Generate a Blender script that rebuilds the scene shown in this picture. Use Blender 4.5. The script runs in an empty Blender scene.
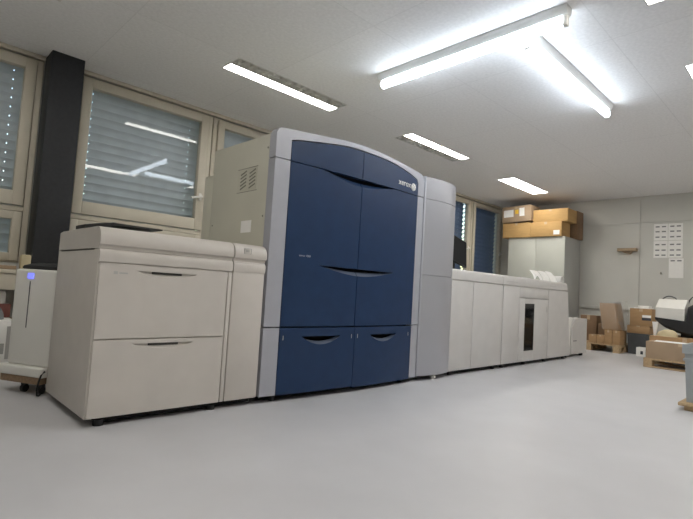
import bpy, bmesh, math, random
from mathutils import Vector, Matrix
random.seed(4)
C = bpy.context.scene.collection
PI = math.pi

# ------------------------------------------------------------------ materials
def new_mat(name):
    m = bpy.data.materials.new(name); m.use_nodes = True
    nt = m.node_tree
    return m, nt, nt.nodes['Principled BSDF']

def srgb(r, g, b):
    f = lambda c: (c/255/12.92) if c/255 <= .04045 else ((c/255+.055)/1.055)**2.4
    return (f(r), f(g), f(b))

def mat(name, col, rough=.5, var=.06, scale=6, bump=0, bscale=80, metal=0, spec=.5, stretch=(1, 1, 1)):
    m, nt, b = new_mat(name)
    tc = nt.nodes.new('ShaderNodeTexCoord')
    mp = nt.nodes.new('ShaderNodeMapping'); mp.inputs['Scale'].default_value = stretch
    n = nt.nodes.new('ShaderNodeTexNoise'); n.inputs['Scale'].default_value = scale
    n.inputs['Detail'].default_value = 4
    r = nt.nodes.new('ShaderNodeValToRGB')
    r.color_ramp.elements[0].position = .3; r.color_ramp.elements[1].position = .7
    r.color_ramp.elements[0].color = tuple(c*(1-var) for c in col)+(1,)
    r.color_ramp.elements[1].color = tuple(min(1, c*(1+var)) for c in col)+(1,)
    L = nt.links.new
    L(tc.outputs['Object'], mp.inputs['Vector']); L(mp.outputs['Vector'], n.inputs['Vector'])
    L(n.outputs['Fac'], r.inputs['Fac']); L(r.outputs['Color'], b.inputs['Base Color'])
    b.inputs['Roughness'].default_value = rough
    b.inputs['Metallic'].default_value = metal
    b.inputs['Specular IOR Level'].default_value = spec
    if bump:
        n2 = nt.nodes.new('ShaderNodeTexNoise'); n2.inputs['Scale'].default_value = bscale
        n2.inputs['Detail'].default_value = 3
        bp = nt.nodes.new('ShaderNodeBump'); bp.inputs['Strength'].default_value = bump
        bp.inputs['Distance'].default_value = .01
        L(tc.outputs['Object'], n2.inputs['Vector']); L(n2.outputs['Fac'], bp.inputs['Height'])
        L(bp.outputs['Normal'], b.inputs['Normal'])
    return m

def emit(name, col, strength):
    m, nt, b = new_mat(name)
    b.inputs['Base Color'].default_value = (.8, .8, .8, 1)
    b.inputs['Emission Color'].default_value = col+(1,)
    b.inputs['Emission Strength'].default_value = strength
    return m

def glass_mat():
    m, nt, b = new_mat('window glass'); nt.nodes.remove(b)
    out = [n for n in nt.nodes if n.type == 'OUTPUT_MATERIAL'][0]
    t = nt.nodes.new('ShaderNodeBsdfTransparent'); t.inputs['Color'].default_value = (.95, .96, .965, 1)
    g = nt.nodes.new('ShaderNodeBsdfGlossy'); g.inputs['Roughness'].default_value = .02
    fr = nt.nodes.new('ShaderNodeFresnel'); fr.inputs['IOR'].default_value = 1.48
    ge = nt.nodes.new('ShaderNodeNewGeometry')      # reflect on the outer skin of the pane only
    ml = nt.nodes.new('ShaderNodeMath'); ml.operation = 'MULTIPLY_ADD'; ml.inputs[1].default_value = -1; ml.inputs[2].default_value = 1
    m2 = nt.nodes.new('ShaderNodeMath'); m2.operation = 'MULTIPLY'
    nt.links.new(ge.outputs['Backfacing'], ml.inputs[0]); nt.links.new(ml.outputs[0], m2.inputs[0]); nt.links.new(fr.outputs[0], m2.inputs[1])
    mx = nt.nodes.new('ShaderNodeMixShader')
    nt.links.new(m2.outputs[0], mx.inputs[0]); nt.links.new(t.outputs[0], mx.inputs[1])
    nt.links.new(g.outputs[0], mx.inputs[2]); nt.links.new(mx.outputs[0], out.inputs['Surface'])
    return m

def ceiling_mat():
    m = mat('acoustic ceiling', (.88, .875, .88), .9, .05, 40, .35, 160)
    nt = m.node_tree; b = nt.nodes['Principled BSDF']
    src = b.inputs['Base Color'].links[0].from_socket
    tc = nt.nodes.new('ShaderNodeTexCoord')
    mp = nt.nodes.new('ShaderNodeMapping'); mp.inputs['Location'].default_value = (-.03, .51, 0)
    br = nt.nodes.new('ShaderNodeTexBrick'); br.offset = 0
    br.inputs['Color1'].default_value = (1, 1, 1, 1); br.inputs['Color2'].default_value = (.97, .97, .97, 1)
    br.inputs['Mortar'].default_value = (.90, .90, .90, 1)
    br.inputs['Scale'].default_value = 1; br.inputs['Mortar Size'].default_value = .004
    br.inputs['Brick Width'].default_value = 1.26; br.inputs['Row Height'].default_value = 1.24
    mu = nt.nodes.new('ShaderNodeMix'); mu.data_type = 'RGBA'; mu.blend_type = 'MULTIPLY'; mu.inputs['Factor'].default_value = 1
    nt.links.new(tc.outputs['Object'], mp.inputs['Vector']); nt.links.new(mp.outputs['Vector'], br.inputs['Vector'])
    nt.links.new(src, mu.inputs['A']); nt.links.new(br.outputs['Color'], mu.inputs['B'])
    nt.links.new(mu.outputs['Result'], b.inputs['Base Color'])
    return m

M = {
 'floor': mat('grey linoleum floor', (.53, .525, .538), .42, .035, 3, .02, 30, spec=.4),
 'ceiling': ceiling_mat(),
 'wall': mat('painted panel wall', (.60, .595, .555), .75, .03, 2, .05, 200),
 'joint': mat('panel joint', (.42, .41, .38), .9),
 'winframe': mat('cream window frame', (.60, .55, .45), .5, .04, 5),
 'glass': glass_mat(),
 'blind': mat('blue grey slat', (.64, .68, .72), .45, .06, 8),
 'blind_dusk': mat('slat tinted for dusk light', (.17, .25, .42), .45, .06, 8),  # blue of the dusk light on the far blinds is put into the colour
 'pillar': mat('anthracite column paint', (.020, .021, .024), .7, .15, 30, .05, 120),
 'cream': mat('cream machine plastic', (.575, .535, .49), .45, .03, 8, .04, 400),
 'cream_panel': mat('cream steel side panel', (.56, .545, .455), .5, .03, 4),
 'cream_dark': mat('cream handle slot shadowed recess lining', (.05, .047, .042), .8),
 'warm': mat('warm white machine plastic', (.56, .54, .52), .45, .03, 8, .04, 400),
 'blue': mat('navy blue door plastic', (.012, .034, .092), .38, .08, 10, .04, 300, spec=.32),
 'bluelip': mat('grey blue handle lip', (.075, .095, .14), .4, .05, 10),
 'silver': mat('silver grey plastic', (.41, .415, .455), .38, .03, 10, .03, 300, metal=.15),
 'silver2': mat('brushed silver cover', (.43, .43, .46), .36, .02, 3, 0, 1, metal=.4),
 'black': mat('black plastic', (.010, .010, .011), .55, .2, 20),
 'inner': mat('black inner casing', (.006, .006, .007), .8, .2, 20),
 'darkgrey': mat('dark grey plastic', (.07, .075, .08), .5, .1, 10),
 'grey': mat('grey crate plastic', (.34, .36, .37), .5, .06, 10),
 'grille': mat('grey vent grille', (.22, .215, .18), .7),
 'paper': mat('white paper', (.86, .85, .82), .7, .02, 20),
 'mark': mat('dark print', (.06, .06, .07), .7),
 'print': mat('grey print', (.20, .20, .21), .7),
 'faint': mat('pale grey print', (.42, .41, .39), .6),
 'card': mat('brown cardboard', (.40, .25, .125), .8, .08, 5, .05, 60, stretch=(1, 1, 4)),
 'card2': mat('orange brown cardboard', (.50, .31, .12), .8, .07, 5, .05, 60, stretch=(1, 1, 4)),
 'card3': mat('dark brown cardboard', (.22, .135, .075), .8, .1, 5, .05, 60),
 'card4': mat('pale cardboard', (.38, .275, .18), .8, .07, 5, .05, 60),
 'wood': mat('pallet wood', (.46, .33, .19), .75, .14, 6, .1, 60, stretch=(1, 8, 8)),
 'woodbrown': mat('brown wood', (.26, .17, .10), .6, .15, 8, .05, 50, stretch=(1, 8, 8)),
 'shelfwood': mat('pale brown wood', (.38, .28, .18), .6, .12, 8, .05, 50, stretch=(1, 8, 8)),
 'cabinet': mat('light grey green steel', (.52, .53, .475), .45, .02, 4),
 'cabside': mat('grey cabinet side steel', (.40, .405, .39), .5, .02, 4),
 'white': mat('white plastic', (.76, .745, .70), .4, .02, 8),
 'lamphouse': mat('white lamp housing', (.74, .74, .72), .5, .02, 8),
 'louvre': mat('louvre metal', (.80, .79, .76), .4, .05, 8),
 'tape': mat('clear parcel tape', (.55, .42, .28), .25),
 'yellow': mat('yellow sticker', (.75, .48, .04), .6),
 'red': mat('red carton', (.16, .05, .04), .6),
 'sack': mat('cream paper sack', (.62, .53, .34), .8, .08, 9, .4, 14),
 'bag': mat('grey bag', (.20, .205, .21), .7, .1, 8, .3, 25),
 'steel': mat('dull steel', (.45, .45, .46), .35, .05, 10, metal=.8),
 'tube': emit('cool fluorescent tube', (.80, .90, 1.0), 7.5),
 'lens': emit('warm fluorescent diffuser', (1.0, .965, .90), 10),
 'blueled': emit('blue display', (.02, .05, 1.0), .75),
}
def wrap_mat():
    m, nt, b = new_mat('clear stretch film')
    out = [n for n in nt.nodes if n.type == 'OUTPUT_MATERIAL'][0]
    t = nt.nodes.new('ShaderNodeBsdfTransparent')
    g = nt.nodes.new('ShaderNodeBsdfGlossy'); g.inputs['Roughness'].default_value = .18
    d = nt.nodes.new('ShaderNodeBsdfDiffuse'); d.inputs['Color'].default_value = (.6, .58, .55, 1)
    n = nt.nodes.new('ShaderNodeTexNoise'); n.inputs['Scale'].default_value = 18; n.inputs['Detail'].default_value = 5
    bp = nt.nodes.new('ShaderNodeBump'); bp.inputs['Strength'].default_value = 1; bp.inputs['Distance'].default_value = .03
    nt.links.new(n.outputs['Fac'], bp.inputs['Height']); nt.links.new(bp.outputs['Normal'], g.inputs['Normal'])
    a = nt.nodes.new('ShaderNodeMixShader'); a.inputs[0].default_value = .55
    c = nt.nodes.new('ShaderNodeMixShader'); c.inputs[0].default_value = .2
    nt.links.new(d.outputs[0], a.inputs[1]); nt.links.new(g.outputs[0], a.inputs[2])
    nt.links.new(t.outputs[0], c.inputs[1]); nt.links.new(a.outputs[0], c.inputs[2])
    nt.links.new(c.outputs[0], out.inputs['Surface']); nt.nodes.remove(b)
    return m
M['film'] = wrap_mat()
def pane_mat():
    m, nt, b = new_mat('smoked pane')
    b.inputs['Base Color'].default_value = (.012, .012, .013, 1); b.inputs['Roughness'].default_value = .08
    b.inputs['Transmission Weight'].default_value = .35; b.inputs['IOR'].default_value = 1.3
    return m
M['smoke'] = pane_mat()

# ------------------------------------------------------------------ mesh helpers (world coordinates)
class MB:
    def __init__(s): s.bm = bmesh.new()
    def box(s, x0, x1, y0, y1, z0, z1, bev=0, seg=2, mtx=None):
        r = bmesh.ops.create_cube(s.bm, size=1)
        vs = r['verts']
        sx, sy, sz = abs(x1-x0), abs(y1-y0), abs(z1-z0)
        c = Vector(((x0+x1)/2, (y0+y1)/2, (z0+z1)/2))
        for v in vs: v.co = Vector((v.co.x*sx, v.co.y*sy, v.co.z*sz))+c
        if bev:
            es = list({e for v in vs for e in v.link_edges})
            r2 = bmesh.ops.bevel(s.bm, geom=es, offset=bev, segments=seg, profile=.5, affect='EDGES')
            vs = list({v for f in r2['faces'] for v in f.verts} | {v for v in vs if v.is_valid})
        if mtx is not None:
            for v in vs: v.co = mtx @ v.co
        return s
    def loft(s, rings, cap=True, closed=True):
        rs = [[s.bm.verts.new(p) for p in r] for r in rings]
        n = len(rs[0])
        for a, b in zip(rs[:-1], rs[1:]):
            for i in range(n if closed else n-1):
                j = (i+1) % n
                s.bm.faces.new((a[i], a[j], b[j], b[i]))
        if cap and closed:
            s.bm.faces.new(list(reversed(rs[0]))); s.bm.faces.new(rs[-1])
        return s
    def prism(s, pts, axis, a, b):
        def mk(p, t):
            if axis == 'x': return (t, p[0], p[1])
            if axis == 'y': return (p[0], t, p[1])
            return (p[0], p[1], t)
        return s.loft([[mk(p, a) for p in pts], [mk(p, b) for p in pts]])
    def cyl(s, p, q, r, n=16, r2=None):
        p, q = Vector(p), Vector(q); d = (q-p).normalized()
        u = d.orthogonal().normalized(); w = d.cross(u)
        r2 = r if r2 is None else r2
        ring = lambda c, rr: [c+(u*math.cos(2*PI*i/n)+w*math.sin(2*PI*i/n))*rr for i in range(n)]
        return s.loft([ring(p, r), ring(q, r2)])
    def tube(s, pts, r, n=8):
        pts = [Vector(p) for p in pts]; rings = []
        for i, p in enumerate(pts):
            d = (pts[min(i+1, len(pts)-1)]-pts[max(i-1, 0)]).normalized()
            ref = Vector((0, 0, 1)) if abs(d.z) < .9 else Vector((1, 0, 0))
            u = d.cross(ref).normalized(); w = d.cross(u)
            rings.append([p+(u*math.cos(2*PI*k/n)+w*math.sin(2*PI*k/n))*r for k in range(n)])
        return s.loft(rings)
    def lathe(s, prof, c, n=24):
        return s.loft([[(c[0]+r*math.cos(2*PI*i/n), c[1]+r*math.sin(2*PI*i/n), c[2]+z) for i in range(n)] for r, z in prof])
    def panel(s, xs, strips, front, t):
        """columns of solid strips between z-bounds strips(x), front face at y=front(x), thickness t"""
        k = len(strips(xs[0]))
        for q in range(k):
            rings = []
            for x in xs:
                z0, z1 = strips(x)[q]
                if z1-z0 < 1e-4: z1 = z0+1e-4
                y = front(x)
                rings.append([(x, y, z0), (x, y+t, z0), (x, y+t, z1), (x, y, z1)])
            s.loft(rings)
        return s

def make(name, mb, m, parent=None, angle=35):
    bm = mb.bm
    bmesh.ops.recalc_face_normals(bm, faces=bm.faces[:])
    if parent is not None:
        w = world(parent)
        bmesh.ops.transform(bm, matrix=w.inverted(), verts=bm.verts[:])
        wl = Vector((0, 0, 0))
    me = bpy.data.meshes.new(name)
    if parent is None:
        xs = [v.co for v in bm.verts]
        lo = Vector((min(v.x for v in xs), min(v.y for v in xs), min(v.z for v in xs)))
        hi = Vector((max(v.x for v in xs), max(v.y for v in xs), max(v.z for v in xs)))
        org = Vector(((lo.x+hi.x)/2, (lo.y+hi.y)/2, lo.z))
        bmesh.ops.translate(bm, vec=-org, verts=bm.verts[:])
    bm.to_mesh(me); bm.free()
    for p in me.polygons: p.use_smooth = True
    me.set_sharp_from_angle(angle=math.radians(angle))
    me.materials.append(M[m])
    o = bpy.data.objects.new(name, me); C.objects.link(o)
    if parent is not None: o.parent = parent
    else: o.location = org
    return o

def world(o):
    w = Matrix.Translation(o.location)
    p = o.parent
    while p is not None:
        w = Matrix.Translation(p.location) @ w; p = p.parent
    return w

def tag(o, label, cat, group=None, kind=None):
    o['label'] = label; o['category'] = cat
    if group: o['group'] = group
    if kind: o['kind'] = kind
    return o

def thing(name, loc, label, cat, group=None):
    o = bpy.data.objects.new(name, None); C.objects.link(o)
    o.empty_display_size = .1; o.location = loc
    return tag(o, label, cat, group)

def struct(name, mb, m, label=None, cat=None):
    o = make(name, mb, m); o['kind'] = 'structure'
    if label: o['label'] = label; o['category'] = cat
    return o

def lin(a, b, n): return [a+(b-a)*i/n for i in range(n+1)]
def interp(pts):
    def f(x):
        if x <= pts[0][0]: return pts[0][1]
        for (a, za), (b, zb) in zip(pts[:-1], pts[1:]):
            if x <= b:
                t = (x-a)/(b-a); return za+(zb-za)*t
        return pts[-1][1]
    return f
def smooth_interp(pts):
    """Catmull-Rom through points, monotone x"""
    def f(x):
        n = len(pts)
        x = min(max(x, pts[0][0]), pts[-1][0])
        for i in range(n-1):
            if x <= pts[i+1][0]:
                x0, z0 = pts[i]; x1, z1 = pts[i+1]
                h = x1-x0; t = (x-x0)/h
                m0 = (pts[i+1][1]-pts[max(i-1, 0)][1])/(pts[i+1][0]-pts[max(i-1, 0)][0])
                m1 = (pts[min(i+2, n-1)][1]-pts[i][1])/(pts[min(i+2, n-1)][0]-pts[i][0])
                return ((2*t**3-3*t**2+1)*z0+(t**3-2*t**2+t)*h*m0+(-2*t**3+3*t**2)*z1+(t**3-t**2)*h*m1)
        return pts[-1][1]
    return f

H = 2.73            # ceiling height
XB = 9.6            # back wall
YW = 2.5            # window wall
XL, YF = -2.2, -4.4 # room limits behind the camera

# ------------------------------------------------------------------ room
struct('floor', MB().box(XL-.2, XB+.2, YF-.2, YW+.25, -.12, 0), 'floor', 'smooth pale grey linoleum floor of the print room', 'floor')

# recessed fittings: (x0, x1, y0, y1, bright side) ; ceiling is built around the openings
ROWA = (1.05, 1.35); ROWB = (-2.03, -1.73)
FIT = [(2.09, 3.43, *ROWA, 'far'), (4.54, 5.87, *ROWA, 'near'), (7.2, 8.53, *ROWA, 'full'),
       (2.11, 3.445, *ROWB, 'full'), (4.51, 5.85, *ROWB, 'full'), (7.1, 8.43, *ROWB, 'full'),
       (-.3, 1.03, *ROWB, 'full'), (-.55, .78, *ROWA, 'near')]  # last fitting is out of view, added to brighten the left ceiling
mb = MB()
ys = [YF-.2, ROWB[0], ROWB[1], ROWA[0], ROWA[1], YW+.25]
for a, b in zip(ys[:-1], ys[1:]):
    holes = sorted((f[0], f[1]) for f in FIT if f[2] == a and f[3] == b)
    x = XL-.2
    for h0, h1 in holes:
        mb.box(x, h0, a, b, H, H+.12); x = h1
    mb.box(x, XB+.2, a, b, H, H+.12)
struct('ceiling', mb, 'ceiling', 'speckled grey acoustic panel ceiling', 'ceiling')

mb = MB().box(XB+.012, XB+.16, YF-.2, YW+.25, 0, H)
yj = [YF-.2, -3.83, -2.60, -1.37, -.143, 1.087, 2.317, YW+.25]
for a, b in zip(yj[:-1], yj[1:]):
    mb.box(XB, XB+.012, a+.006, b-.006, .0, 2.250); mb.box(XB, XB+.012, a+.006, b-.006, 2.259, H)
struct('wall_back', mb, 'wall', 'off white panelled end wall with fine joints', 'wall')
struct('wall_front', MB().box(XL-.16, XL, YF-.2, YW+.25, 0, H), 'wall', 'off white wall behind the camera', 'wall')
struct('wall_right', MB().box(XL, XB, YF-.16, YF, 0, H), 'wall', 'off white long wall facing the windows', 'wall')
BAYS = [(-1.93, -.5), (-.5, .93), (1.2, 2.645), (2.655, 4.06), (4.07, 5.475), (5.485, 6.895), (6.905, 8.325), (8.335, 9.595)]
struct('wall_left', MB().box(XL, XB, YW, YW+.25, 0, .831).box(XL, -1.94, YW, YW+.25, .80, H).box(.935, 1.195, YW+.002, YW+.25, .80, H)
       .box(-1.94, .935, YW+.02, YW+.25, 2.705, H).box(1.195, XB, YW+.02, YW+.25, 2.705, H),
       'wall', 'off white parapet wall under the row of windows', 'wall')
struct('trim_1', MB().box(XL, .925, 2.16, YW, .735, .767, .006).box(1.21, XB, 2.24, YW, .735, .767, .006), 'winframe', 'cream window sill board under the windows', 'sill')
struct('trim_2', MB().box(XL, .93, 2.455, YW-.012, 2.69, 2.728, .004).box(1.205, XB, 2.455, YW-.012, 2.69, 2.728, .004), 'winframe',
       'cream rail along the top of the windows', 'rail')
struct('trim_3', MB().box(XB-.045, XB, -4.39, .80, .69, .745, .006), 'wall', 'pale cable duct along the end wall', 'cable duct')
struct('trim_4', MB().box(XL, .92, 2.17, 2.195, .60, .734, .004), 'winframe', 'cream fascia board under the window sill', 'board')
struct('pillar', MB().box(.935, 1.2, 2.25, YW, 0, H, .004), 'pillar', 'square black painted pillar between two windows', 'pillar')

def rect_frame(mb, x0, x1, z0, z1, w, y0, y1, wb=None, bev=.006):
    wb = wb or w
    mb.box(x0, x0+w, y0, y1, z0, z1, bev); mb.box(x1-w, x1, y0, y1, z0, z1, bev)
    mb.box(x0+w-.002, x1-w+.002, y0, y1, z0, z0+wb, bev); mb.box(x0+w-.002, x1-w+.002, y0, y1, z1-w, z1, bev)
    return mb
WIN_LABEL = {0: 'cream framed window at the far left end of the window row', 1: 'cream framed window left of the black pillar',
  2: 'cream framed window right of the black pillar, above the paper feeder', 3: 'cream window mostly hidden by the tall blue press',
  4: 'cream window behind the blue press', 5: 'cream window behind the right part of the blue press',
  6: 'cream window behind the black monitor', 7: 'cream window beside the tall grey cabinet'}
for i, (x0, x1) in enumerate(BAYS):
    w = bpy.data.objects.new('window_%d' % (i+1), None); C.objects.link(w)
    w.location = ((x0+x1)/2, YW, .83); w['kind'] = 'structure'; w['label'] = WIN_LABEL[i]; w['category'] = 'window'
    mb = rect_frame(MB(), x0+.001, x1-.001, .832, 2.69, .05, YW, YW+.09)
    if i < 6:
        mb.box(x0+.05, x1-.05, YW, YW+.09, 1.29, 1.335, .004)
    make('window_frame', mb, 'winframe', w)
    if i < 6:
        up = make('upper_sash', rect_frame(MB(), x0+.058, x1-.058, 1.342, 2.672, .086, YW-.022, YW+.05, .125), 'winframe', w)
        lo = make('lower_sash', rect_frame(MB(), x0+.058, x1-.058, .846, 1.284, .07, YW-.022, YW+.05, .07), 'winframe', w)
        make('glass_pane', MB().box(x0+.142, x1-.142, YW+.028, YW+.034, 1.465, 2.588), 'glass', up)
        make('glass_pane', MB().box(x0+.126, x1-.126, YW+.028, YW+.034, .914, 1.216), 'glass', lo)
    else:
        up = make('sash', rect_frame(MB(), x0+.058, x1-.058, .846, 2.672, .080, YW-.022, YW+.05, .11), 'winframe', w)
        make('glass_pane', MB().box(x0+.136, x1-.136, YW+.028, YW+.034, .954, 2.594), 'glass', up)
    hs = -1 if i == 1 else 1
    hx = x1-.10 if hs > 0 else x0+.10
    make('handle', MB().cyl((hx, YW-.022, 1.72), (hx, YW-.062, 1.72), .012).box(-.125, .012, -.010, .010, -.012, .012, .005, mtx=Matrix.Translation((hx, YW-.06, 1.72)) @ Matrix.Rotation(-.25, 4, 'Y'))
         .box(hx-.018, hx+.018, YW-.03, YW-.021, 1.68, 1.76, .004), 'white', w)

def blind(x0, x1, label, m='blind'):
    """one venetian blind hung outside: sloping slats with punched cord holes, as one mesh"""
    mb = MB(); pitch = .085; z = 2.66
    dy, dz = .046, .091       # slat chord, nearly closed
    holes = [x0+.17, x1-.17]
    while z > .86:
        def seg(a, b, t0, t1):
            r = []
            for t in (t0, (t0+t1)/2, t1):
                cam = .012*math.sin(PI*t)
                r.append((-dy/2+dy*t, dz/2-dz*t+cam))
            pts = r+[(p[0]+.0012, p[1]+.0012) for p in reversed(r)]
            mb.prism([(2.665+p[0], z+p[1]) for p in pts], 'x', a, b)
        seg(x0, x1, 0, .42); seg(x0, x1, .56, 1)
        xx = x0
        for h in holes:
            seg(xx, h-.004, .42, .56); xx = h+.004
        seg(xx, x1, .42, .56)
        z -= pitch
    b = make('venetian_blind', mb, m)
    return tag(b, label, 'blind', 'blinds outside the windows')
BL = ['at the far left end of the row', 'seen left of the black pillar', 'seen right of the black pillar',
      'at the top left corner of the blue press', 'hidden behind the blue press', 'hidden behind the right of the press', 'behind the black monitor', 'beside the tall grey cabinet']
for i, (x0, x1) in enumerate(BAYS):
    blind(x0+.03, x1-.03, ('dusk-light-tinted dark blue' if i > 5 else 'grey')+' slatted outside blind '+BL[i], 'blind_dusk' if i > 5 else 'blind')

# ------------------------------------------------------------------ ceiling lights
FL = ['recessed ceiling light nearest the windows, above left end of press, louvre on its near side',
      'recessed ceiling light above the silver end of the blue press',
      'recessed ceiling light above the boxes and tall grey cabinet',
      'recessed ceiling light cut by the top edge of the photo',
      'recessed ceiling light cut by the right edge of the photo',
      'recessed ceiling light above the pallets by the end wall',
      'recessed ceiling light over the open floor behind the camera',
      'added recessed ceiling light, out of view, before the window left of the black pillar']
for k, (x0, x1, y0, y1, side) in enumerate(FIT):
    t = thing('ceiling_light', ((x0+x1)/2, (y0+y1)/2, H), FL[k], 'light', 'recessed ceiling lights')
    e = .001
    mb = MB().box(x0+e, x1-e, y0+e, y1-e, H+.085, H+.10)
    for a in ((x0+e, x0+.012, y0+e, y1-e), (x1-.012, x1-e, y0+e, y1-e), (x0+.012, x1-.012, y0+e, y0+.012), (x0+.012, x1-.012, y1-.012, y1-e)):
        mb.box(*a, H-.001, H+.085)
    make('housing', mb, 'lamphouse', t)
    if side == 'far': ya, yb, la, lb = y0+.16, y1-.012, y0+.012, y0+.155
    elif side == 'near': ya, yb, la, lb = y0+.012, y0+.15, y0+.155, y1-.012
    else: ya, yb, la, lb = y0+.012, y1-.012, None, None
    make('diffuser', MB().box(x0+.012, x1-.012, ya, yb, H+.004, H+.02), 'lens', t)
    if la is not None:
        mb = MB().box(x0+.012, x1-.012, *((lb, lb+.005) if la < ya else (la-.005, la)), H+.001, H+.084).box(x0+.012, x1-.012, (la+lb)/2-.003, (la+lb)/2+.003, H+.006, H+.05)
        n = 16
        for q in range(1, n):
            xx = x0+(x1-x0)*q/n
            mb.box(xx-.002, xx+.002, la, lb, H+.003, H+.055)
        make('louvre', mb, 'louvre', t)

def batten(p0, p1, label):
    """surface-mounted fluorescent batten running along x or y"""
    along_y = abs(p1[1]-p0[1]) > abs(p1[0]-p0[0])
    L = (p1[1]-p0[1]) if along_y else (p1[0]-p0[0])
    c = ((p0[0]+p1[0])/2, (p0[1]+p1[1])/2, H)
    t = thing('batten_light', c, label, 'light', 'fluorescent battens')
    R = Matrix.Translation(Vector((c[0], c[1], 0))) @ Matrix.Rotation(PI/2 if along_y else 0, 4, 'Z')
    def prism(pts, a, b):
        m = MB().prism(pts, 'x', a, b)
        for v in m.bm.verts: v.co = R @ v.co
        return m
    h = L/2
    make('body', prism([(-.045, H), (-.045, H-.03), (-.028, H-.065), (.028, H-.065), (.045, H-.03), (.045, H)], -h, h), 'lamphouse', t)
    for s in (-1, 1):
        make('lamp_holder', MB().box(s*(h-.02)-.016, s*(h-.02)+.016, -.022, .022, H-.135, H-.06, .006, mtx=R), 'white', t)
    n = 14
    m = MB().prism([(.031*math.cos(2*PI*i/n), H-.100+.031*math.sin(2*PI*i/n)) for i in range(n)], 'x', -h+.035, h-.035)
    for v in m.bm.verts: v.co = R @ v.co
    make('tube', m, 'tube', t)
batten((3.12, -1.36), (3.12, .31), 'white fluorescent batten glowing across the ceiling, the longer left one of the two')
batten((3.22, -1.02), (5.0, -1.02), 'white bare tube batten pointing away from the other batten toward the end wall')

# ------------------------------------------------------------------ paper feeder (cream, two drawers)
F = thing('paper_feeder', (1.3, .4, 0), 'cream two drawer paper feeder at left end of the press line', 'printer feeder')
make('casing', MB().box(.787, 1.555, .014, .765, .045, .90, .004).box(.792, 1.553, .76, .785, .05, .945, .003), 'cream', F)
def lidprof(r):
    # (y,z) outline of the rounded lid with its finger groove
    p = [(.76, .903), (.76, 1.008), (.70, 1.016), (.055, 1.016)]
    p += [(.055-.062*math.sin(a), .954+.062*math.cos(a)) for a in lin(.15, PI/2, 6)]
    p += [(-.008, .94), (-.004, .925), (.010, .917), (.012, .906), (.012, .903)]
    return p
def fascia():
    return [(.03, .835), (.03, .901), (.012, .901), (.003, .893), (-.003, .882), (-.003, .86), (0, .836)]
lid = make('lid', MB().prism(lidprof(0), 'x', .786, 1.554), 'cream', F)
make('fascia', MB().prism(fascia(), 'x', .79, 1.554), 'cream', F)
def crescent_drawer(x0, x1, z0, z1, hx0, hx1, crest, dip, y=0., t=.013, n=36):
    def strips(x):
        if hx0 < x < hx1:
            u = (x-hx0)/(hx1-hx0); d = crest-(crest-dip)*math.sin(PI*u)**.9
        else: d = crest
        return [(z0, d), (crest, z1)]
    xs = sorted(set(lin(x0, x1, 6)+lin(hx0, hx1, n)))
    return MB().panel(xs, strips, lambda x: y, t)
for z0, z1, hx0, hx1, crest in ((.444, .830, .975, 1.325, .800), (.048, .437, .985, 1.335, .415)):
    d = make('drawer', crescent_drawer(.797, 1.523, z0, z1, hx0, hx1, crest, crest-.030), 'cream', F)
    # scooped lip
    rings = []
    for x in lin(hx0, hx1, 30):
        u = (x-hx0)/(hx1-hx0); dp = crest-.030*math.sin(PI*u)**.9
        rings.append([(x, .001, dp), (x, .0125, dp+.012*math.sin(PI*u)), (x, .0125, dp-.004)])
    make('handle_lip', MB().loft(rings), 'cream', d)
    c = (hx0+hx1)/2
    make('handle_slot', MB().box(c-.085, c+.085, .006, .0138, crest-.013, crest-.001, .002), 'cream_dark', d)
make('rating_mark', MB().box(.865, .885, -.0006, .002, .775, .79).box(.892, .935, -.0006, .002, .778, .786), 'faint', F)
make('edge_strip', MB().box(1.530, 1.554, 0, .014, .048, .830, .002), 'cream', F)
ss = make('side_section', MB().box(1.562, 1.794, .002, .72, .045, .902, .008), 'cream', F)
mb = MB().prism(lidprof(0), 'x', 1.562, 1.79)
rr = [(1.79, 1.0), (1.80, .99), (1.808, .965), (1.812, .94)]
p = lidprof(0)
cx = Vector((0, .36, .95))
mb.loft([[(1.79, a, b) for a, b in p]]+[[(x, .36+(a-.36)*s, .955+(b-.955)*s) for a, b in p] for x, s in ((1.800, .985), (1.806, .95), (1.809, .9))])
make('section_lid', mb, 'cream', ss)
make('fascia', MB().prism(fascia(), 'x', 1.562, 1.794), 'cream', ss)
g = MB()
for a in ((1.625, 1.675, .9635, .9655), (1.625, 1.675, .9975, .9995), (1.625, 1.627, .9635, .9995), (1.673, 1.675, .9635, .9995), (1.64, 1.66, .975, .99)):
    g.box(a[0], a[1], -.0098, -.004, a[2]-.012, a[3]-.012)
make('icon_label', g, 'faint', ss)
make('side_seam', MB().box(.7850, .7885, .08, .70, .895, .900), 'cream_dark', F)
make('plinth', MB().box(.86, 1.78, .06, .72, .012, .045), 'inner', F)
for x, y in ((.87, .05), (.87, .70), (1.50, .05), (1.50, .70)):
    make('foot', MB().cyl((x, y, 0), (x, y, .03), .026), 'black', F)

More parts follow.
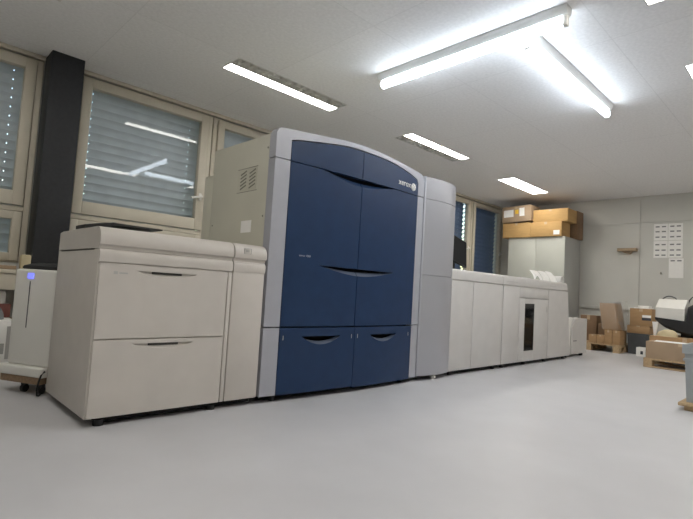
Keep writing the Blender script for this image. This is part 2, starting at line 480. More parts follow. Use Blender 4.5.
# ------------------------------------------------------------------ blue press tower
T = thing('digital_press', (2.63, .45, 0), 'tall digital printing press with navy blue doors and silver arched surround', 'printing press')
XM, HW, BUL = 2.63, .83, .045
def fy(x): return -BUL*max(0., 1-((x-XM)/HW)**2)
outer = smooth_interp([(1.812, 1.785), (1.822, 1.808), (1.85, 1.822), (2.11, 1.843), (2.45, 1.874), (2.72, 1.878), (3.01, 1.862), (3.36, 1.832), (3.415, 1.815), (3.440, 1.775)])
btop = smooth_interp([(1.933, 1.746), (1.945, 1.754), (2.19, 1.795), (2.42, 1.826), (2.6, 1.833), (2.80, 1.832), (3.0, 1.820), (3.20, 1.790), (3.30, 1.765), (3.325, 1.752), (3.337, 1.725)])
make('casing', MB().box(1.832, 3.44, .062, .85, .05, 1.80, .004).box(1.835, 3.44, .85, .985, .05, 1.61, .004), 'cream_panel', T)
make('inner_panel', MB().box(1.86, 3.41, .050, .0615, .05, 1.74), 'inner', T)
GAP = .006
# silver surround
make('arch_frame', MB().panel(lin(1.812, 1.929, 6), lambda x: [(1.619, outer(x))], fy, .075)
     .panel(lin(1.929, 3.341, 60), lambda x: [(btop(x)+GAP*1.5, outer(x))], fy, .075)
     .panel(lin(3.341, 3.440, 6), lambda x: [(1.631, outer(x))], fy, .075), 'silver', T)
make('frame_stile', MB().panel(lin(1.812, 1.929, 4), lambda x: [(.494, 1.613)], fy, .075), 'silver', T)
make('frame_stile', MB().panel(lin(3.341, 3.440, 4), lambda x: [(.497, 1.624)], fy, .075), 'silver', T)
make('frame_foot', MB().panel(lin(1.812, 1.929, 4), lambda x: [(.045, .486)], fy, .075), 'silver', T)
make('frame_foot', MB().panel(lin(3.341, 3.440, 4), lambda x: [(.040, .489)], fy, .075), 'silver', T)
UC = interp([(1.93, 1.613), (2.6, 1.615), (3.34, 1.624)])
UH = (2.20, 2.99); MH = (2.225, 3.035)
def dip(x, h, crest, depth, pw=1.0):
    if not h[0] < x < h[1]: return crest
    u = (x-h[0])/(h[1]-h[0]); return crest-depth*math.sin(PI*u)**pw
MC = .926
def door(x0, x1):
    xs = lin(x0, x1, 40)
    st = lambda x: [(.497, dip(x, MH, MC, .055)), (MC, dip(x, UH, UC(x)-.003, .058, 1.3))]
    d = make('door', MB().panel(xs, st, fy, .035), 'blue', T)
    for nm, h, cf, dep, pw, m in (('upper_handle', UH, lambda x: UC(x)-.003, .058, 1.3, 'blue'), ('middle_handle', MH, lambda x: MC, .055, 1.0, 'bluelip')):
        a, b = max(x0, h[0]+.004), min(x1, h[1]-.004)
        rings = []
        for x in lin(a, b, 36):
            dp = dip(x, h, cf(x), dep, pw); k = cf(x)-dp
            rings.append([(x, fy(x)+.001, dp), (x, fy(x)+.026, dp+k*.55), (x, fy(x)+.034, dp+k*.55), (x, fy(x)+.034, dp-.004)])
        make(nm, MB().loft(rings), m, d)
    return d
SP = 2.602
door(1.934, SP-GAP/2); dR = door(SP+GAP/2, 3.337)
make('hatch', MB().panel(lin(1.934, SP-GAP/2, 40), lambda x: [(UC(x)+.003, btop(x))], fy, .04), 'blue', T)
hR = make('hatch', MB().panel(lin(SP+GAP/2, 3.337, 40), lambda x: [(UC(x)+.003, btop(x))], fy, .04), 'blue', T)
for x0, x1, hh, bot in ((1.934, SP+.006, (2.11, 2.465), .046), (SP+.010, 3.337, (2.785, 3.12), .036)):
    cr = .428
    xs = sorted(set(lin(x0, x1, 20)+lin(hh[0], hh[1], 30)))
    d = make('drawer', MB().panel(xs, lambda x: [(bot, dip(x, hh, cr, .058, .8)), (cr, .487)], fy, .035), 'blue', T)
    rings = []
    for x in lin(hh[0]+.003, hh[1]-.003, 30):
        dp = dip(x, hh, cr, .058, .8); k = cr-dp
        rings.append([(x, fy(x)+.001, dp), (x, fy(x)+.022, dp+k*.36), (x, fy(x)+.034, dp+k*.36), (x, fy(x)+.034, dp-.004)])
    make('handle', MB().loft(rings), 'bluelip', d)
    for x in ((1.96, 2.575) if x0 < 2 else (2.64, 3.29)):
        make('tray_mark', MB().box(x, x+.006, fy(x)-.001, fy(x)+.003, .405, .435), 'faint', d)
# lettering on the right hatch and the left door
def lettering(txt, size, x, z, m, parent, name, depth=.002):
    cu = bpy.data.curves.new(name, 'FONT'); cu.body = txt; cu.size = size; cu.extrude = depth; cu.resolution_u = 4
    tmp = bpy.data.objects.new(name, cu); C.objects.link(tmp)
    me = bpy.data.meshes.new_from_object(tmp.evaluated_get(bpy.context.evaluated_depsgraph_get()))
    bpy.data.objects.remove(tmp)
    w = world(parent)
    for v in me.vertices:
        X = x+v.co.x
        v.co = w.inverted() @ Vector((X, fy(X)-.001-v.co.z, z+v.co.y))
    me.materials.clear(); me.materials.append(M[m])
    o = bpy.data.objects.new(name, me); C.objects.link(o); o.parent = parent
    return o
lettering('xerox', .072, 3.045, 1.674, 'white', hR, 'logo_lettering')
rings = []
bx, bz, br = 3.262, 1.688, .034
ball = MB()
nn = 20
ball.loft([[(bx+br*math.cos(f)*math.cos(2*PI*i/nn), fy(bx)-.012*math.sin(f), bz+br*math.cos(f)*math.sin(2*PI*i/nn)) for i in range(nn)] for f in lin(0, PI/2*.96, 5)])
make('logo_ball', ball, 'white', hR)
lg = MB()
for s in (-1, 1):
    lg.tube([(bx+br*.85*t, fy(bx)-.012*math.sqrt(max(0, 1-t*t*.72-.02))-.0008, bz+s*(.004+abs(t)**1.6*br*.75)) for t in lin(-.95, .95, 14)], .0016, 6)
make('logo_stripes', lg, 'silver', hR)
lettering('xerox 1000', .021, 2.045, .975, 'silver', [o for o in T.children if o.name.startswith('door')][0], 'model_lettering', .0005)
# side panel details (face x=1.832 looking toward the feeder)
sp = make('side_panel', MB().box(1.826, 1.832, .085, .846, .06, 1.79, .002).box(1.829, 1.835, .852, .98, .06, 1.603, .002), 'cream_panel', T)
X = 1.8255
vent = make('vent', MB().box(X-.0004, X+.0004, .22, .47, 1.43, 1.585), 'cream_panel', T)
for z in (1.590, 1.420): make('vent_edge', MB().box(X-.001, X, .215, .475, z-.002, z+.002), 'grille', vent)
mb = MB()
for y0 in (.235, .35):
    for k in range(5):
        z = 1.455+k*.026
        mtx = Matrix.Translation((X, y0+.045, z)) @ Matrix.Rotation(math.radians(-18), 4, 'X')
        mb.box(-.002, .001, -.040, .040, -.005, .005, mtx=mtx)
make('grille_slots', mb, 'grille', vent)
make('side_label', MB().box(X-.001, X+.0005, .255, .385, 1.125, 1.21), 'paper', T)
for y, z in ((.11, 1.70), (.12, 1.23), (.80, 1.20), (.11, .95)):
    make('screw_head', MB().cyl((X+.002, y, z), (X-.002, y, z), .007, 10), 'grille', T)
make('plinth', MB().box(1.86, 3.42, .07, .85, .010, .05), 'inner', T)
for x, y in ((1.95, .05), (3.30, .06), (1.95, .80), (3.30, .80)):
    make('foot', MB().cyl((x, y, 0), (x, y, .05), .022), 'black', T)

# ------------------------------------------------------------------ silver exit module with curved front
S = thing('silver_module', (3.71, .4, 0), 'silver curved front module joined to the right side of the blue press', 'printer module')
def sy(x):
    u = (x-3.4635)/(3.949-3.4635); return -.042*math.sin(PI*min(1, max(0, u*.86+.02)))+.012*max(0, u-.6)**2/.16
xs = lin(3.4635, 3.949, 24)
for z0, z1 in ((.044, .938), (.942, 1.625), (1.629, 1.826)):
    make('front_cover', MB().panel(xs, lambda x: [(z0, z1)], sy, .05), 'silver2', S)
make('side_casing', MB().box(3.47, 3.945, .055, .80, .05, 1.822, .004), 'silver', S)
make('edge_strip', MB().box(3.4405, 3.462, -.012, .06, .044, 1.826, .003), 'silver', S)
make('plinth', MB().box(3.49, 3.93, .08, .78, .010, .05), 'inner', S)
make('caster', MB().cyl((3.68, -.01, .022), (3.71, -.01, .022), .022).cyl((3.695, .0, .02), (3.695, .0, .05), .01), 'white', S)

# ------------------------------------------------------------------ stacker section (two plain doors)
def cover(x0, x1, y1=.74, zt=1.035):
    p = [(y1, .922), (y1, zt-.005), (y1-.02, zt), (.05, zt), (.03, zt-.004), (.016, zt-.015), (.010, zt-.03), (.004, .945), (.004, .932), (.012, .922)]
    return MB().prism(p, 'x', x0, x1)
K = thing('interface_unit', (4.46, .4, 0), 'low cream unit with two tall plain doors right of the silver module', 'printer module')
make('casing', MB().box(3.958, 4.972, .016, .73, .05, .925, .003), 'warm', K)
make('top_cover', cover(3.952, 4.975), 'warm', K)
for x0, x1 in ((3.958, 4.349), (4.355, 4.972)):
    make('door', MB().box(x0, x1, 0, .0158, .045, .915, .003), 'warm', K)
make('plinth', MB().box(3.99, 4.95, .06, .72, .012, .05), 'inner', K)
for x in (4.05, 4.88): make('foot', MB().cyl((x, .05, 0), (x, .05, .05), .02), 'black', K)

# ------------------------------------------------------------------ finisher with dark window
N = thing('finisher', (5.9, .4, 0), 'cream finisher with narrow dark window and slanted right end', 'printer finisher')
body = [(4.984, .05), (6.905, .05), (6.79, .925), (4.984, .925)]
make('casing', MB().prism(body, 'y', .017, .73), 'warm', N)
make('top_cover', MB().loft([[(x, y, z) for y, z in [(.74, .922), (.74, 1.03), (.72, 1.035), (.05, 1.035), (.03, 1.031), (.016, 1.02), (.010, 1.005), (.004, .945), (.004, .932), (.012, .922)]] for x in (4.979, 6.79)]), 'warm', N)
for a, b in ((5.06, 5.33), (6.22, 6.40)): make('cover_notch', MB().box(a, b, .0015, .006, .966, .969), 'faint', N)
make('front_panel', MB().box(4.984, 5.372, 0, .0168, .045, .915, .003).box(5.374, 6.17, 0, .0168, .795, .915, .003), 'warm', N)
dw = (5.52, 5.78, .165, .728)
mb = MB().box(5.378, dw[0], 0, .0168, .045, .787, .003).box(dw[1], 6.17, 0, .0168, .045, .787, .003)
mb.box(dw[0]-.004, dw[1]+.004, 0, .0168, dw[3], .787).box(dw[0]-.004, dw[1]+.004, 0, .0168, .045, dw[2])
d = make('door', mb, 'warm', N)
make('window_pane', MB().box(dw[0]+.001, dw[1]-.001, .006, .010, dw[2]+.001, dw[3]-.001), 'smoke', d)
make('latch', MB().box(6.12, 6.13, -.002, .004, .63, .70, .001), 'faint', d)
make('window_recess', MB().box(dw[0], dw[1], .0115, .0165, dw[2], dw[3]), 'inner', d)
make('paper_stack', MB().box(dw[0]+.004, dw[1]-.004, .0102, .0113, dw[2]+.004, dw[2]+.07).box(dw[0]+.004, dw[1]-.004, .0102, .0113, dw[2]+.12, dw[2]+.25), 'darkgrey', d)
ep = [(6.176, .045), (6.912, .045), (6.795, .915), (6.176, .915)]
make('end_panel', MB().prism(ep, 'y', 0, .0168), 'warm', N)
make('plinth', MB().box(5.01, 6.86, .06, .72, .012, .05), 'inner', N)
for x in (5.08, 5.62, 6.2, 6.8): make('foot', MB().cyl((x, .05, 0), (x, .05, .05), .02), 'black', N)

# small unit at the end of the line
E_ = thing('end_unit', (7.32, .3, 0), 'small low cream unit at the right end of the finisher', 'printer module')
mb = MB().prism([(7.12, .04), (7.69, .04), (7.69, .545), (7.22, .545), (7.12, .42)], 'y', .05, .55)
make('front_body', mb, 'warm', E_)
make('side_body', MB().prism([(6.93, .045), (7.12, .045), (7.12, .42), (7.22, .548), (6.93, .548)], 'y', .075, .53), 'white', E_)
make('slot_mark', MB().box(7.17, 7.30, .0485, .052, .222, .232), 'mark', E_)
for x in (7.0, 7.60):
    for y in (.10, .48): make('foot', MB().cyl((x, y, 0), (x, y, .046), .028), 'black', E_)

# ------------------------------------------------------------------ things on the machines
t = thing('flat_tray', (1.03, .5, 1.016), 'thin black tray lying on top of the cream paper feeder', 'tray')
mb = MB().prism([(.80, 1.022), (.83, 1.034), (.97, 1.056), (1.235, 1.060), (1.235, 1.068), (.97, 1.071), (.90, 1.066), (.80, 1.043)], 'y', .32, .5)
make('board', mb, 'black', t)
make('support', MB().box(.86, 1.18, .37, .46, 1.016, 1.045), 'black', t)
make('stud', MB().lathe([(.02, 0), (.02, .008), (.011, .014)], (.974, .40, 1.067), 12), 'darkgrey', t)

t = thing('computer_monitor', (4.82, .55, 1.035), 'black computer monitor standing on the low cream unit beside silver module', 'monitor')
rot = Matrix.Translation((4.82, .55, 1.32)) @ Matrix.Rotation(math.radians(12), 4, 'Y') @ Matrix.Rotation(math.radians(-10), 4, 'X')
make('screen_housing', MB().box(-.25, .25, -.012, .02, -.165, .165, .008, mtx=rot), 'black', t)
make('screen', MB().box(-.235, .235, -.0135, -.0115, -.15, .15, mtx=rot), 'inner', t)
make('neck', MB().box(4.80, 4.87, .57, .60, 1.05, 1.33, .006), 'black', t)
make('foot', MB().box(4.70, 4.98, .47, .66, 1.035, 1.052, .006), 'black', t)

def sheet(prof, y0, y1, label, skew=0.):
    n = len(prof)
    rings = []
    for yy, dx in ((y0, 0), ((y0+y1)/2, skew*.5), (y1, skew)):
        up = [(x+dx, yy, z) for x, z in prof]
        rings.append(up+[(x+dx, yy, z-.0015) for x, z in reversed(prof)])
    return tag(make('printed_sheet', MB().loft(rings), 'paper', None, 60), label, 'sheet', 'curled prints on the finisher')
zt = 1.0375
def leaning(x0, x1, shift, top, label, hole=0.):
    rings = []
    for u in lin(0, 1, 14):
        zb = zt+.001+hole*max(0, math.sin(PI*min(1, max(0, (u-.18)/.6))))
        yb = .055+.012*math.sin(PI*u)
        col = []
        for v in lin(0, 1, 6):
            x = x0+(x1-x0)*u+shift*v; z = zb+(zt+top+.008*math.sin(PI*u)-zb)*v
            y = yb+.16*v-.008*math.sin(PI*v)*(1+.6*math.cos(2*PI*u))
            col.append((x, y, z))
        rings.append(col+[(x, y+.002, z) for x, y, z in reversed(col)])
    return tag(make('printed_sheet', MB().loft(rings), 'paper', None, 60), label, 'sheet', 'curled prints on the finisher')
leaning(5.86, 6.10, .20, .125, 'leftmost leaning white print with an open curled lower edge on the finisher', .045)
leaning(6.115, 6.33, .20, .130, 'second leaning white print among the curled sheets on the finisher')
leaning(6.345, 6.55, .18, .138, 'third leaning white print beside the low arched sheet on the finisher')
sheet([(6.65, zt+.001), (6.66, zt+.05), (6.69, zt+.085), (6.73, zt+.09), (6.765, zt+.07), (6.775, zt+.03), (6.78, zt+.001)], .05, .18, 'rightmost low arched print at the end of the finisher cover')
sheet([(5.50, zt+.001), (5.6, zt+.007), (5.7, zt+.012), (5.85, zt+.003)], .10, .42, 'flat slightly curved sheet left of the arched prints on the finisher')

# ------------------------------------------------------------------ white device at the far left
p0 = Vector((.61, 1.12, 0)); u = Vector((.48307734, -.87557768, 0)); n = Vector((.87557768, .48307734, 0))
DM = Matrix(((u.x, n.x, 0, p0.x), (u.y, n.y, 0, p0.y), (0, 0, 1, 0), (0, 0, 0, 1)))   # local: x along face, y into depth
DV = thing('air_humidifier', tuple(DM @ Vector((.18, .14, .17))), 'white upright device with blue display on a low dolly left of feeder', 'humidifier')
make('body', MB().box(.022, .372, .012, .26, .172, .778, .018, 3, mtx=DM), 'white', DV)
make('display', MB().box(.135, .183, .009, .0125, .718, .751, mtx=DM), 'blueled', DV)
make('slit', MB().box(.156, .161, .0095, .0125, .407, .70, mtx=DM), 'mark', DV)
make('base_tray', MB().box(-.012, .352, -.012, .29, .110, .172, .012, 3, mtx=DM), 'white', DV)
DL = thing('wooden_dolly', tuple(DM @ Vector((.16, .14, 0))), 'brown wooden dolly on black casters under the white device', 'dolly')
make('deck', MB().box(.0, .32, 0, .29, .066, .109, .003, mtx=DM), 'woodbrown', DL)
for a, b in ((.15, .05), (.285, .05), (.04, .24), (.28, .24)):
    c = MB().cyl(DM @ Vector((a-.012, b, .024)), DM @ Vector((a+.012, b, .024)), .024)
    c.box(a-.018, a+.018, b-.012, b+.012, .045, .066, mtx=DM)
    make('caster', c, 'black', DL)
mb = MB()
rings = []
for k, (zz, g) in enumerate(((.779, 0), (.786, .006), (.80, .0), (.815, -.03), (.822, -.06))):
    rings.append([DM @ Vector((xx, yy, zz)) for xx, yy in ((.07-g, .03-g), (.365+g, .03-g), (.365+g, .25+g), (.07-g, .25+g))])
tag(make('black_pouch', mb.loft(rings), 'black'), 'flat black pouch lying on top of the white device', 'pouch')
tag(make('power_cable', MB().tube([(.775, .765, .16), (.77, .762, .158), (.757, .765, .14), (.748, .772, .10), (.745, .785, .05), (.752, .80, .014), (.765, .815, .009), (.778, .84, .009)], .0055), 'black'),
    'black cable hanging at the rear corner of the cream paper feeder', 'cable')
# clutter by the sill
b = thing('storage_box', (.55, 2.02, 0), 'white carton with grey print on the floor under the left window', 'box')
make('carton', MB().box(.28, .80, 1.86, 2.20, 0, .375, .006), 'paper', b)
make('print', MB().box(.745, .775, 1.8585, 1.861, .08, .33).box(.70, .735, 1.8585, 1.861, .12, .2), 'faint', b)
rings = []
for k in range(9):
    f = k/8*PI/2*.97
    r = math.cos(f)**.7
    rings.append([(.60+.14*r*math.cos(a), 2.0+.12*r*math.sin(a), .376+.125*math.sin(f)) for a in lin(0, 2*PI*23/24, 23)])
tag(make('grey_bag', MB().loft(rings), 'bag'), 'grey rounded bag lying on the white carton', 'bag')
tag(make('red_packet', MB().box(.62, .80, 2.125, 2.195, .376, .485, .004), 'red'), 'small red packet standing behind the grey bag', 'packet')
cn = thing('white_canister', (.70, 2.32, .375), 'white canister with a dark band left of the white device', 'canister')
make('vessel', MB().lathe([(.085, 0), (.09, .01), (.09, .20), (.08, .22), (.04, .225)], (.70, 2.32, .362), 24), 'white', cn)
make('band', MB().lathe([(.0915, 0), (.0915, .035)], (.70, 2.32, .41), 24), 'darkgrey', cn)
tag(make('low_stool', MB().box(.45, .85, 2.215, 2.43, .33, .360, .004).box(.46, .50, 2.23, 2.27, 0, .332).box(.80, .84, 2.23, 2.27, 0, .332).box(.46, .50, 2.38, 2.42, 0, .332).box(.80, .84, 2.38, 2.42, 0, .332), 'woodbrown'),
    'low brown stool under the white canister', 'stool')
tag(make('foam_block', MB().box(.850, .922, 2.19, 2.27, .769, .90, .012), 'sack'), 'small cream block standing on the sill next to the black pillar', 'block')
tag(make('cream_carton', MB().box(.45, .82, 2.18, 2.30, .769, .80, .004), 'card4'), 'flat cream carton lying on the sill left of the cream block', 'carton')

# ------------------------------------------------------------------ tall cabinet and boxes on it
CB = thing('steel_cabinet', (9.17, 1.37, 0), 'tall light grey green two door steel cabinet in the back corner', 'cabinet')
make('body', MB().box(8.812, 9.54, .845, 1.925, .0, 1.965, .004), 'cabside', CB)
for a, b in ((.845, 1.3845), (1.3855, 1.925)):
    make('door', MB().box(8.80, 8.811, a, b, .06, 1.965, .003), 'cabinet', CB)
def carton(name, x0, x1, y0, y1, z0, z1, m, label, cat='box', group=None, tape=None, labels=(), mtx=None, flaps=False):
    """cardboard box with its lid seam tape; labels = (y0,y1,z0,z1,material) on the -x face"""
    t = thing(name, ((x0+x1)/2, (y0+y1)/2, z0), label, cat, group)
    make('carton', MB().box(x0, x1, y0, y1, z0, z1, .004, mtx=mtx), m, t)
    ym = (y0+y1)/2; w = min(.025, (y1-y0)*.12)
    make('tape', MB().box(x0-.001, x1+.001, ym-w, ym+w, z1-.05*(z1-z0)/.3, z1+.001, mtx=mtx), 'tape', t)
    for a, b, c, d, mm in labels:
        make('sticker', MB().box(x0-.0015, x0+.001, a, b, c, d, mtx=mtx), mm, t)
    return t
G = 'cardboard boxes on the tall cabinet'
carton('cardboard_box', 8.76, 9.15, 1.487, 2.04, 1.966, 2.253, 'card2', 'orange brown box at bottom left of the stack on the cabinet', group=G)
carton('cardboard_box', 8.755, 9.15, .895, 1.481, 1.966, 2.238, 'card2', 'orange brown box with white sticker at bottom right on the cabinet', group=G, labels=((.93, 1.04, 1.995, 2.075, 'paper'),))
Rt = Matrix.Translation((8.75, 1.76, 2.256)) @ Matrix.Rotation(math.radians(-2.2), 4, 'X') @ Matrix.Translation((-8.75, -1.76, -2.256))
carton('cardboard_box', 8.72, 9.12, 1.46, 2.035, 2.268, 2.575, 'card4', 'brown box with white sheet and yellow sticker on top of the stack', group=G,
       labels=((1.80, 2.00, 2.37, 2.51, 'paper'), (1.70, 1.765, 2.42, 2.50, 'yellow'), (1.58, 1.68, 2.37, 2.53, 'paper')), mtx=Rt)
carton('cardboard_box', 8.78, 9.2, .80, 1.44, 2.24, 2.475, 'card2', 'orange brown box at top right of the stack on the cabinet', group=G)
carton('cardboard_box', 9.225, 9.53, .80, 1.25, 1.966, 2.49, 'card3', 'dark brown upright box at the back right of the cabinet top', group=G)

# ------------------------------------------------------------------ end wall items
sh = thing('wall_shelf', (9.56, .04, 1.73), 'small brown wooden shelf stub on the end wall', 'shelf')
make('board', MB().box(9.48, 9.6, -.11, .19, 1.748, 1.80, .003), 'shelfwood', sh)
make('bracket', MB().prism([(-.04, 1.749), (.14, 1.749), (.075, 1.715), (.0, 1.700)], 'x', 9.53, 9.6), 'shelfwood', sh)
ROWS = ((1.935, 2.222), (1.635, 1.925))
PL = {(0, 0): 'upper right of the five', (0, 1): 'upper left of the five', (1, 0): 'middle right of the five', (1, 1): 'lower left of the five'}
def label_sheet(y0, y1, z0, z1, rows, label):
    o = thing('label_sheet', (9.6, (y0+y1)/2, z0), label, 'paper', 'label sheets on the end wall')
    make('sheet', MB().box(9.597, 9.5995, y0, y1, z0, z1), 'paper', o)
    for r in rows:
        z = z1-(z1-z0)*r
        for c in (.27, .72):
            y = y1-(y1-y0)*c
            make('printed_label', MB().box(9.596, 9.5975, y-.030, y+.030, z-.011, z+.010), 'print', o)
for ri, (z0, z1) in enumerate(reversed(ROWS)):
    pass
label_sheet(-.560, -.352, 1.935, 2.222, (.17, .47, .8), 'white sheet of printed labels, upper left of the five on the end wall')
label_sheet(-.775, -.567, 1.935, 2.222, (.17, .47, .8), 'white sheet of printed labels, upper right of the five on the end wall')
label_sheet(-.560, -.352, 1.635, 1.925, (.22, .55, .85), 'white sheet of printed labels, lower left of the five on the end wall')
label_sheet(-.775, -.567, 1.635, 1.925, (.22, .55, .85), 'white sheet of printed labels, middle of the right hand column on the end wall')
label_sheet(-.790, -.580, 1.290, 1.622, (.12,), 'nearly blank white sheet, lowest of the five on the end wall')
tag(make('wall_hook', MB().cyl((9.6, -.474, 1.36), (9.57, -.474, 1.36), .014, 10).box(9.568, 9.578, -.484, -.464, 1.352, 1.385, .003), 'grille'), 'tiny grey hook on the end wall below the label sheets', 'hook')

# ------------------------------------------------------------------ pallets and cartons by the end wall
def pallet(x0, x1, y0, y1, label, h=.131, front=False):
    t = thing('wooden_pallet', ((x0+x1)/2, (y0+y1)/2, 0), label, 'pallet')
    nb = 7; w = (x1-x0)/nb
    for i in range(nb):
        make('deck_board', MB().box(x0+i*w+.012, x0+(i+1)*w-.012 if i < nb-1 else x1, y0, y1, h-.022, h, .002) if i else MB().box(x0, x0+w-.012, y0, y1, h-.022, h, .002), 'wood', t)
    for yy in (y0, (y0+y1)/2-.05, y1-.10):
        make('stringer_board', MB().box(x0, x1, yy, yy+.10, h-.042, h-.023, .002), 'wood', t)
        if not front: make('bottom_board', MB().box(x0, x1, yy, yy+.10, 0, .018, .002), 'wood', t)
        for xx in (x0, (x0+x1)/2-.06, x1-.12):
            make('block', MB().box(xx, xx+.12, yy, yy+.10, .0185, h-.0425, .002), 'wood', t)
            if front and yy == y0: make('bottom_board', MB().box(xx, xx+.12, y0, y1, 0, .018, .002), 'wood', t)
    return t
pallet(8.62, 9.42, -.13, .835, 'wooden pallet under the film wrapped cartons by the end wall')
G = 'small cartons on the far pallet'
zb = .1325
carton('small_carton', 8.64, 8.86, .225, .345, zb, .262, 'card', 'small brown carton at left front edge of the far pallet, half behind end unit', group=G)
carton('small_carton', 8.64, 8.86, .108, .218, zb, .264, 'card', 'small brown carton second in the front row on the far pallet', group=G)
carton('small_carton', 8.64, 9.0, -.012, .102, zb, .360, 'card', 'taller brown carton under the film wrapped box, left one of the pair', group=G)
carton('small_carton', 8.64, 9.0, -.128, -.018, zb, .362, 'card', 'taller brown carton under the film wrapped box, right one at pallet end', group=G)
carton('small_carton', 9.03, 9.30, .10, .33, zb, .45, 'card3', 'dark brown carton behind the front row on the far pallet', group=G)
carton('small_carton', 9.02, 9.30, .35, .62, zb, .57, 'card3', 'dark brown tall carton behind the end unit on the far pallet', group=G)
Rw = Matrix(((1, 0, 0, 0), (0, 1, .14, -.14*.37), (0, 0, 1, 0), (0, 0, 0, 1)))
wr = thing('wrapped_carton', (8.8, .04, .365), 'film wrapped brown carton leaning on top of the pallet stack', 'box')
make('carton', MB().box(8.65, 9.0, -.10, .135, .366, .80, .006, mtx=Rw), 'card', wr)
make('stretch_film', MB().box(8.638, 9.012, -.112, .147, .372, .812, .014, 3, mtx=Rw), 'film', wr)
make('loose_film', MB().loft([[(8.70, -.07, .52), (8.70, -.16, .36), (9.02, -.16, .36), (9.02, -.07, .52)], [(8.70, -.04, .70), (8.70, -.15, .68), (9.02, -.15, .68), (9.02, -.04, .70)], [(8.72, -.0, .815), (8.72, -.12, .85), (9.0, -.12, .85), (9.0, -.0, .815)]]), 'film', wr)

sb = thing('storage_bin', (9.05, -.315, 0), 'dark grey plastic bin on the floor beside the far pallet', 'bin')
mb = MB().loft([[(x, y, z) for x, y in ((8.90+i, -.455+i, ), (9.20-i, -.455+i), (9.20-i, -.165-i), (8.90+i, -.165-i))] for z, i in ((0, .012), (.31, 0), (.311, -.006), (.335, -.006))])
make('tub', mb, 'darkgrey', sb)
G = 'boxes on the grey bin'
carton('cardboard_box', 8.905, 9.18, -.478, -.158, .337, .462, 'card', 'flat brown box lying directly on the dark grey bin', group=G)
bx = carton('cardboard_box', 8.90, 9.16, -.515, -.195, .464, .742, 'card', 'brown box with a white and black label above the dark grey bin', group=G,
       labels=((-.50, -.375, .60, .64, 'paper'), (-.50, -.37, .555, .598, 'mark')))
tag(make('paper_stack', MB().box(8.93, 9.14, -.475, -.245, .7435, .762, .003).box(8.94, 9.12, -.46, -.30, .7625, .79, .006), 'paper'), 'flat white papers lying on the box above the grey bin', 'papers')
wb = thing('white_box', (8.65, -.44, 0), 'small white box with a dark square on the floor before the bin', 'box')
make('carton', MB().box(8.58, 8.72, -.505, -.379, 0, .138, .004), 'paper', wb)
make('dark_square', MB().box(8.5785, 8.581, -.475, -.440, .035, .085), 'mark', wb)

pallet(7.2, 8.4, -2.02, -.822, 'wooden pallet under the long brown carton, nearer one at right', .117, True)
carton('long_carton', 7.205, 7.52, -1.60, -.846, .1185, .335, 'card4', 'long pale brown carton across the front of the nearer pallet', cat='box')
carton('low_carton', 7.55, 8.38, -1.60, -.803, .1185, .393, 'card', 'wide brown carton behind the long pale carton on nearer pallet', cat='box')
tag(make('white_sheet', MB().loft([[(7.24+dx, y, .3375+h) for dx, h in ((0, 0), (.12, .012), (.24, .004), (.24, .001), (.12, .008), (0, -.001))] for y in (-1.45, -1.2, -.93)]), 'paper'), 'white sheet lying on the long pale brown carton', 'sheet')
# office machine: black tub body with slanted white cover
OM = thing('office_machine', (7.95, -1.2, .394), 'black office machine with a slanted white cover on the nearer pallet', 'machine')
rings = []
prof = [(-.82, .612), (-.86, .57), (-.93, .515), (-1.05, .458), (-1.2, .425), (-1.4, .41), (-1.58, .42)]
for xx, s in ((7.72, .03), (7.75, 0), (8.2, 0), (8.24, .03)):
    lo = [(xx, y, z+s) for y, z in prof]
    rings.append(lo+[(xx, -1.58, .86-s), (xx, -1.30, .87-s), (xx, -1.195, .80-s), (xx, -1.18, .612)])
make('tub', MB().loft(rings), 'black', OM)
make('base', MB().box(7.85, 8.15, -1.5, -1.1, .394, .45), 'black', OM)
mb = MB().loft([[(x, y, z) for x, z in ((7.74, .615+a), (7.735, .775+a*.4), (7.93, .90), (8.22, .90), (8.22, .615+a))] for y, a in ((-.825, .01), (-1.16, -.01))])
make('cover', mb, 'white', OM)
for q, pts in enumerate(([(8.1, -.82, .62), (8.1, -.80, .80), (8.1, -.83, .90), (8.1, -.90, .945), (8.1, -.98, .925), (8.1, -1.0, .89)],
            [(8.0, -1.14, .80), (8.0, -1.17, .90), (8.0, -1.22, .95), (8.0, -1.30, .93), (8.0, -1.34, .86)])):
    ps = [Vector(p) for p in pts]; fine = []
    for i in range(len(ps)-1):
        for k in range(4):
            t_ = k/4; a = ps[max(i-1, 0)]; b_ = ps[i]; c = ps[i+1]; d_ = ps[min(i+2, len(ps)-1)]
            fine.append(.5*((2*b_)+(-a+c)*t_+(2*a-5*b_+4*c-d_)*t_**2+(-a+3*b_-3*c+d_)*t_**3))
    fine.append(ps[-1])
    make('cable', MB().tube(fine, .008), 'darkgrey', OM)
rings = []
random.seed(9)
for k in range(8):
    f = k/7*PI/2*.96; r = math.cos(f)**.55
    rings.append([(7.63+.06*r*math.cos(a), -.996+.12*r*math.sin(a)*(1+.08*math.sin(5*a)), .394+.085*math.sin(f)*(1+.1*math.sin(3*a))) for a in lin(0, 2*PI*23/24, 23)])
tag(make('paper_sack', MB().loft(rings), 'sack'), 'crumpled cream paper sack below the slanted white cover', 'sack')
tag(make('paper_cone', MB().lathe([(.017, 0), (.022, .05), (.034, .17), (.036, .185), (.031, .185), (.018, .06)], (7.66, -.843, .394), 20), 'paper'), 'white paper cone standing at the left corner of the wide carton', 'cone')

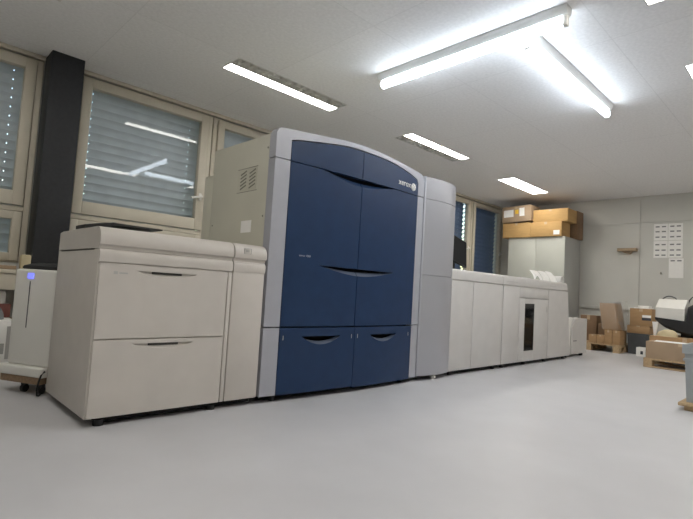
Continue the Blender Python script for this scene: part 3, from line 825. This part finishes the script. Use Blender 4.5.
CR = thing('plastic_crate', (4.78, -1.97, .06), 'grey plastic crate cut by the right edge of the photo', 'crate')
mb = MB()
def rr(x0, x1, y0, y1, z): return [(x0, y0, z), (x1, y0, z), (x1, y1, z), (x0, y1, z)]
mb.loft([rr(4.515, 5.065, -2.135, -1.78, .062), rr(4.50, 5.08, -2.15, -1.765, .49), rr(4.512, 5.068, -2.138, -1.777, .49), rr(4.527, 5.053, -2.123, -1.792, .075)])
make('tub', mb, 'grey', CR)
for z0, z1, o in ((.375, .392, .006), (.43, .50, .012)):
    make('rim', MB().loft([rr(4.506, 5.074, -2.144, -1.771, z0), rr(4.50-o, 5.08+o, -2.15-o, -1.765+o, z0), rr(4.50-o, 5.08+o, -2.15-o, -1.765+o, z1), rr(4.504, 5.076, -2.146, -1.769, z1), rr(4.506, 5.074, -2.144, -1.771, z0)], cap=False), 'grey', CR)
CD = thing('crate_dolly', (4.78, -1.97, 0), 'wooden board dolly under the grey plastic crate', 'dolly')
make('deck', MB().box(4.46, 5.11, -2.18, -1.735, .034, .060, .006), 'wood', CD)
for x in (4.52, 5.05):
    for y in (-2.12, -1.80): make('skid', MB().box(x-.03, x+.03, y-.03, y+.03, 0, .035, .004), 'wood', CD)

# ------------------------------------------------------------------ world, camera, view
w = bpy.data.worlds.new('evening sky'); bpy.context.scene.world = w; w.use_nodes = True
bg = w.node_tree.nodes['Background']
sk = w.node_tree.nodes.new('ShaderNodeTexSky')
try:
    sk.sky_type = 'NISHITA'; sk.sun_disc = False; sk.sun_elevation = math.radians(6); sk.sun_rotation = math.radians(200)
except Exception: pass
w.node_tree.links.new(sk.outputs[0], bg.inputs['Color'])
bg.inputs['Strength'].default_value = .3

cd = bpy.data.cameras.new('camera'); co = bpy.data.objects.new('camera', cd); C.objects.link(co)
cd.sensor_width = 36; cd.lens = 479.528/693*36; cd.clip_start = .05
R = Matrix(((.71381028, -.08623698, -.6950094), (-.69783491, -.00373413, -.7162489), (.05917188, .99626765, -.06284464)))
co.matrix_world = Matrix.Translation((0, -2.6, .765)) @ R.to_4x4()
sc = bpy.context.scene
sc.camera = co
sc.cycles.diffuse_bounces = 8; sc.cycles.max_bounces = 14
sc.view_settings.view_transform = 'Standard'; sc.view_settings.look = 'None'
sc.view_settings.gamma = 1; sc.view_settings.use_curve_mapping = False
sc.view_settings.exposure = 1.1
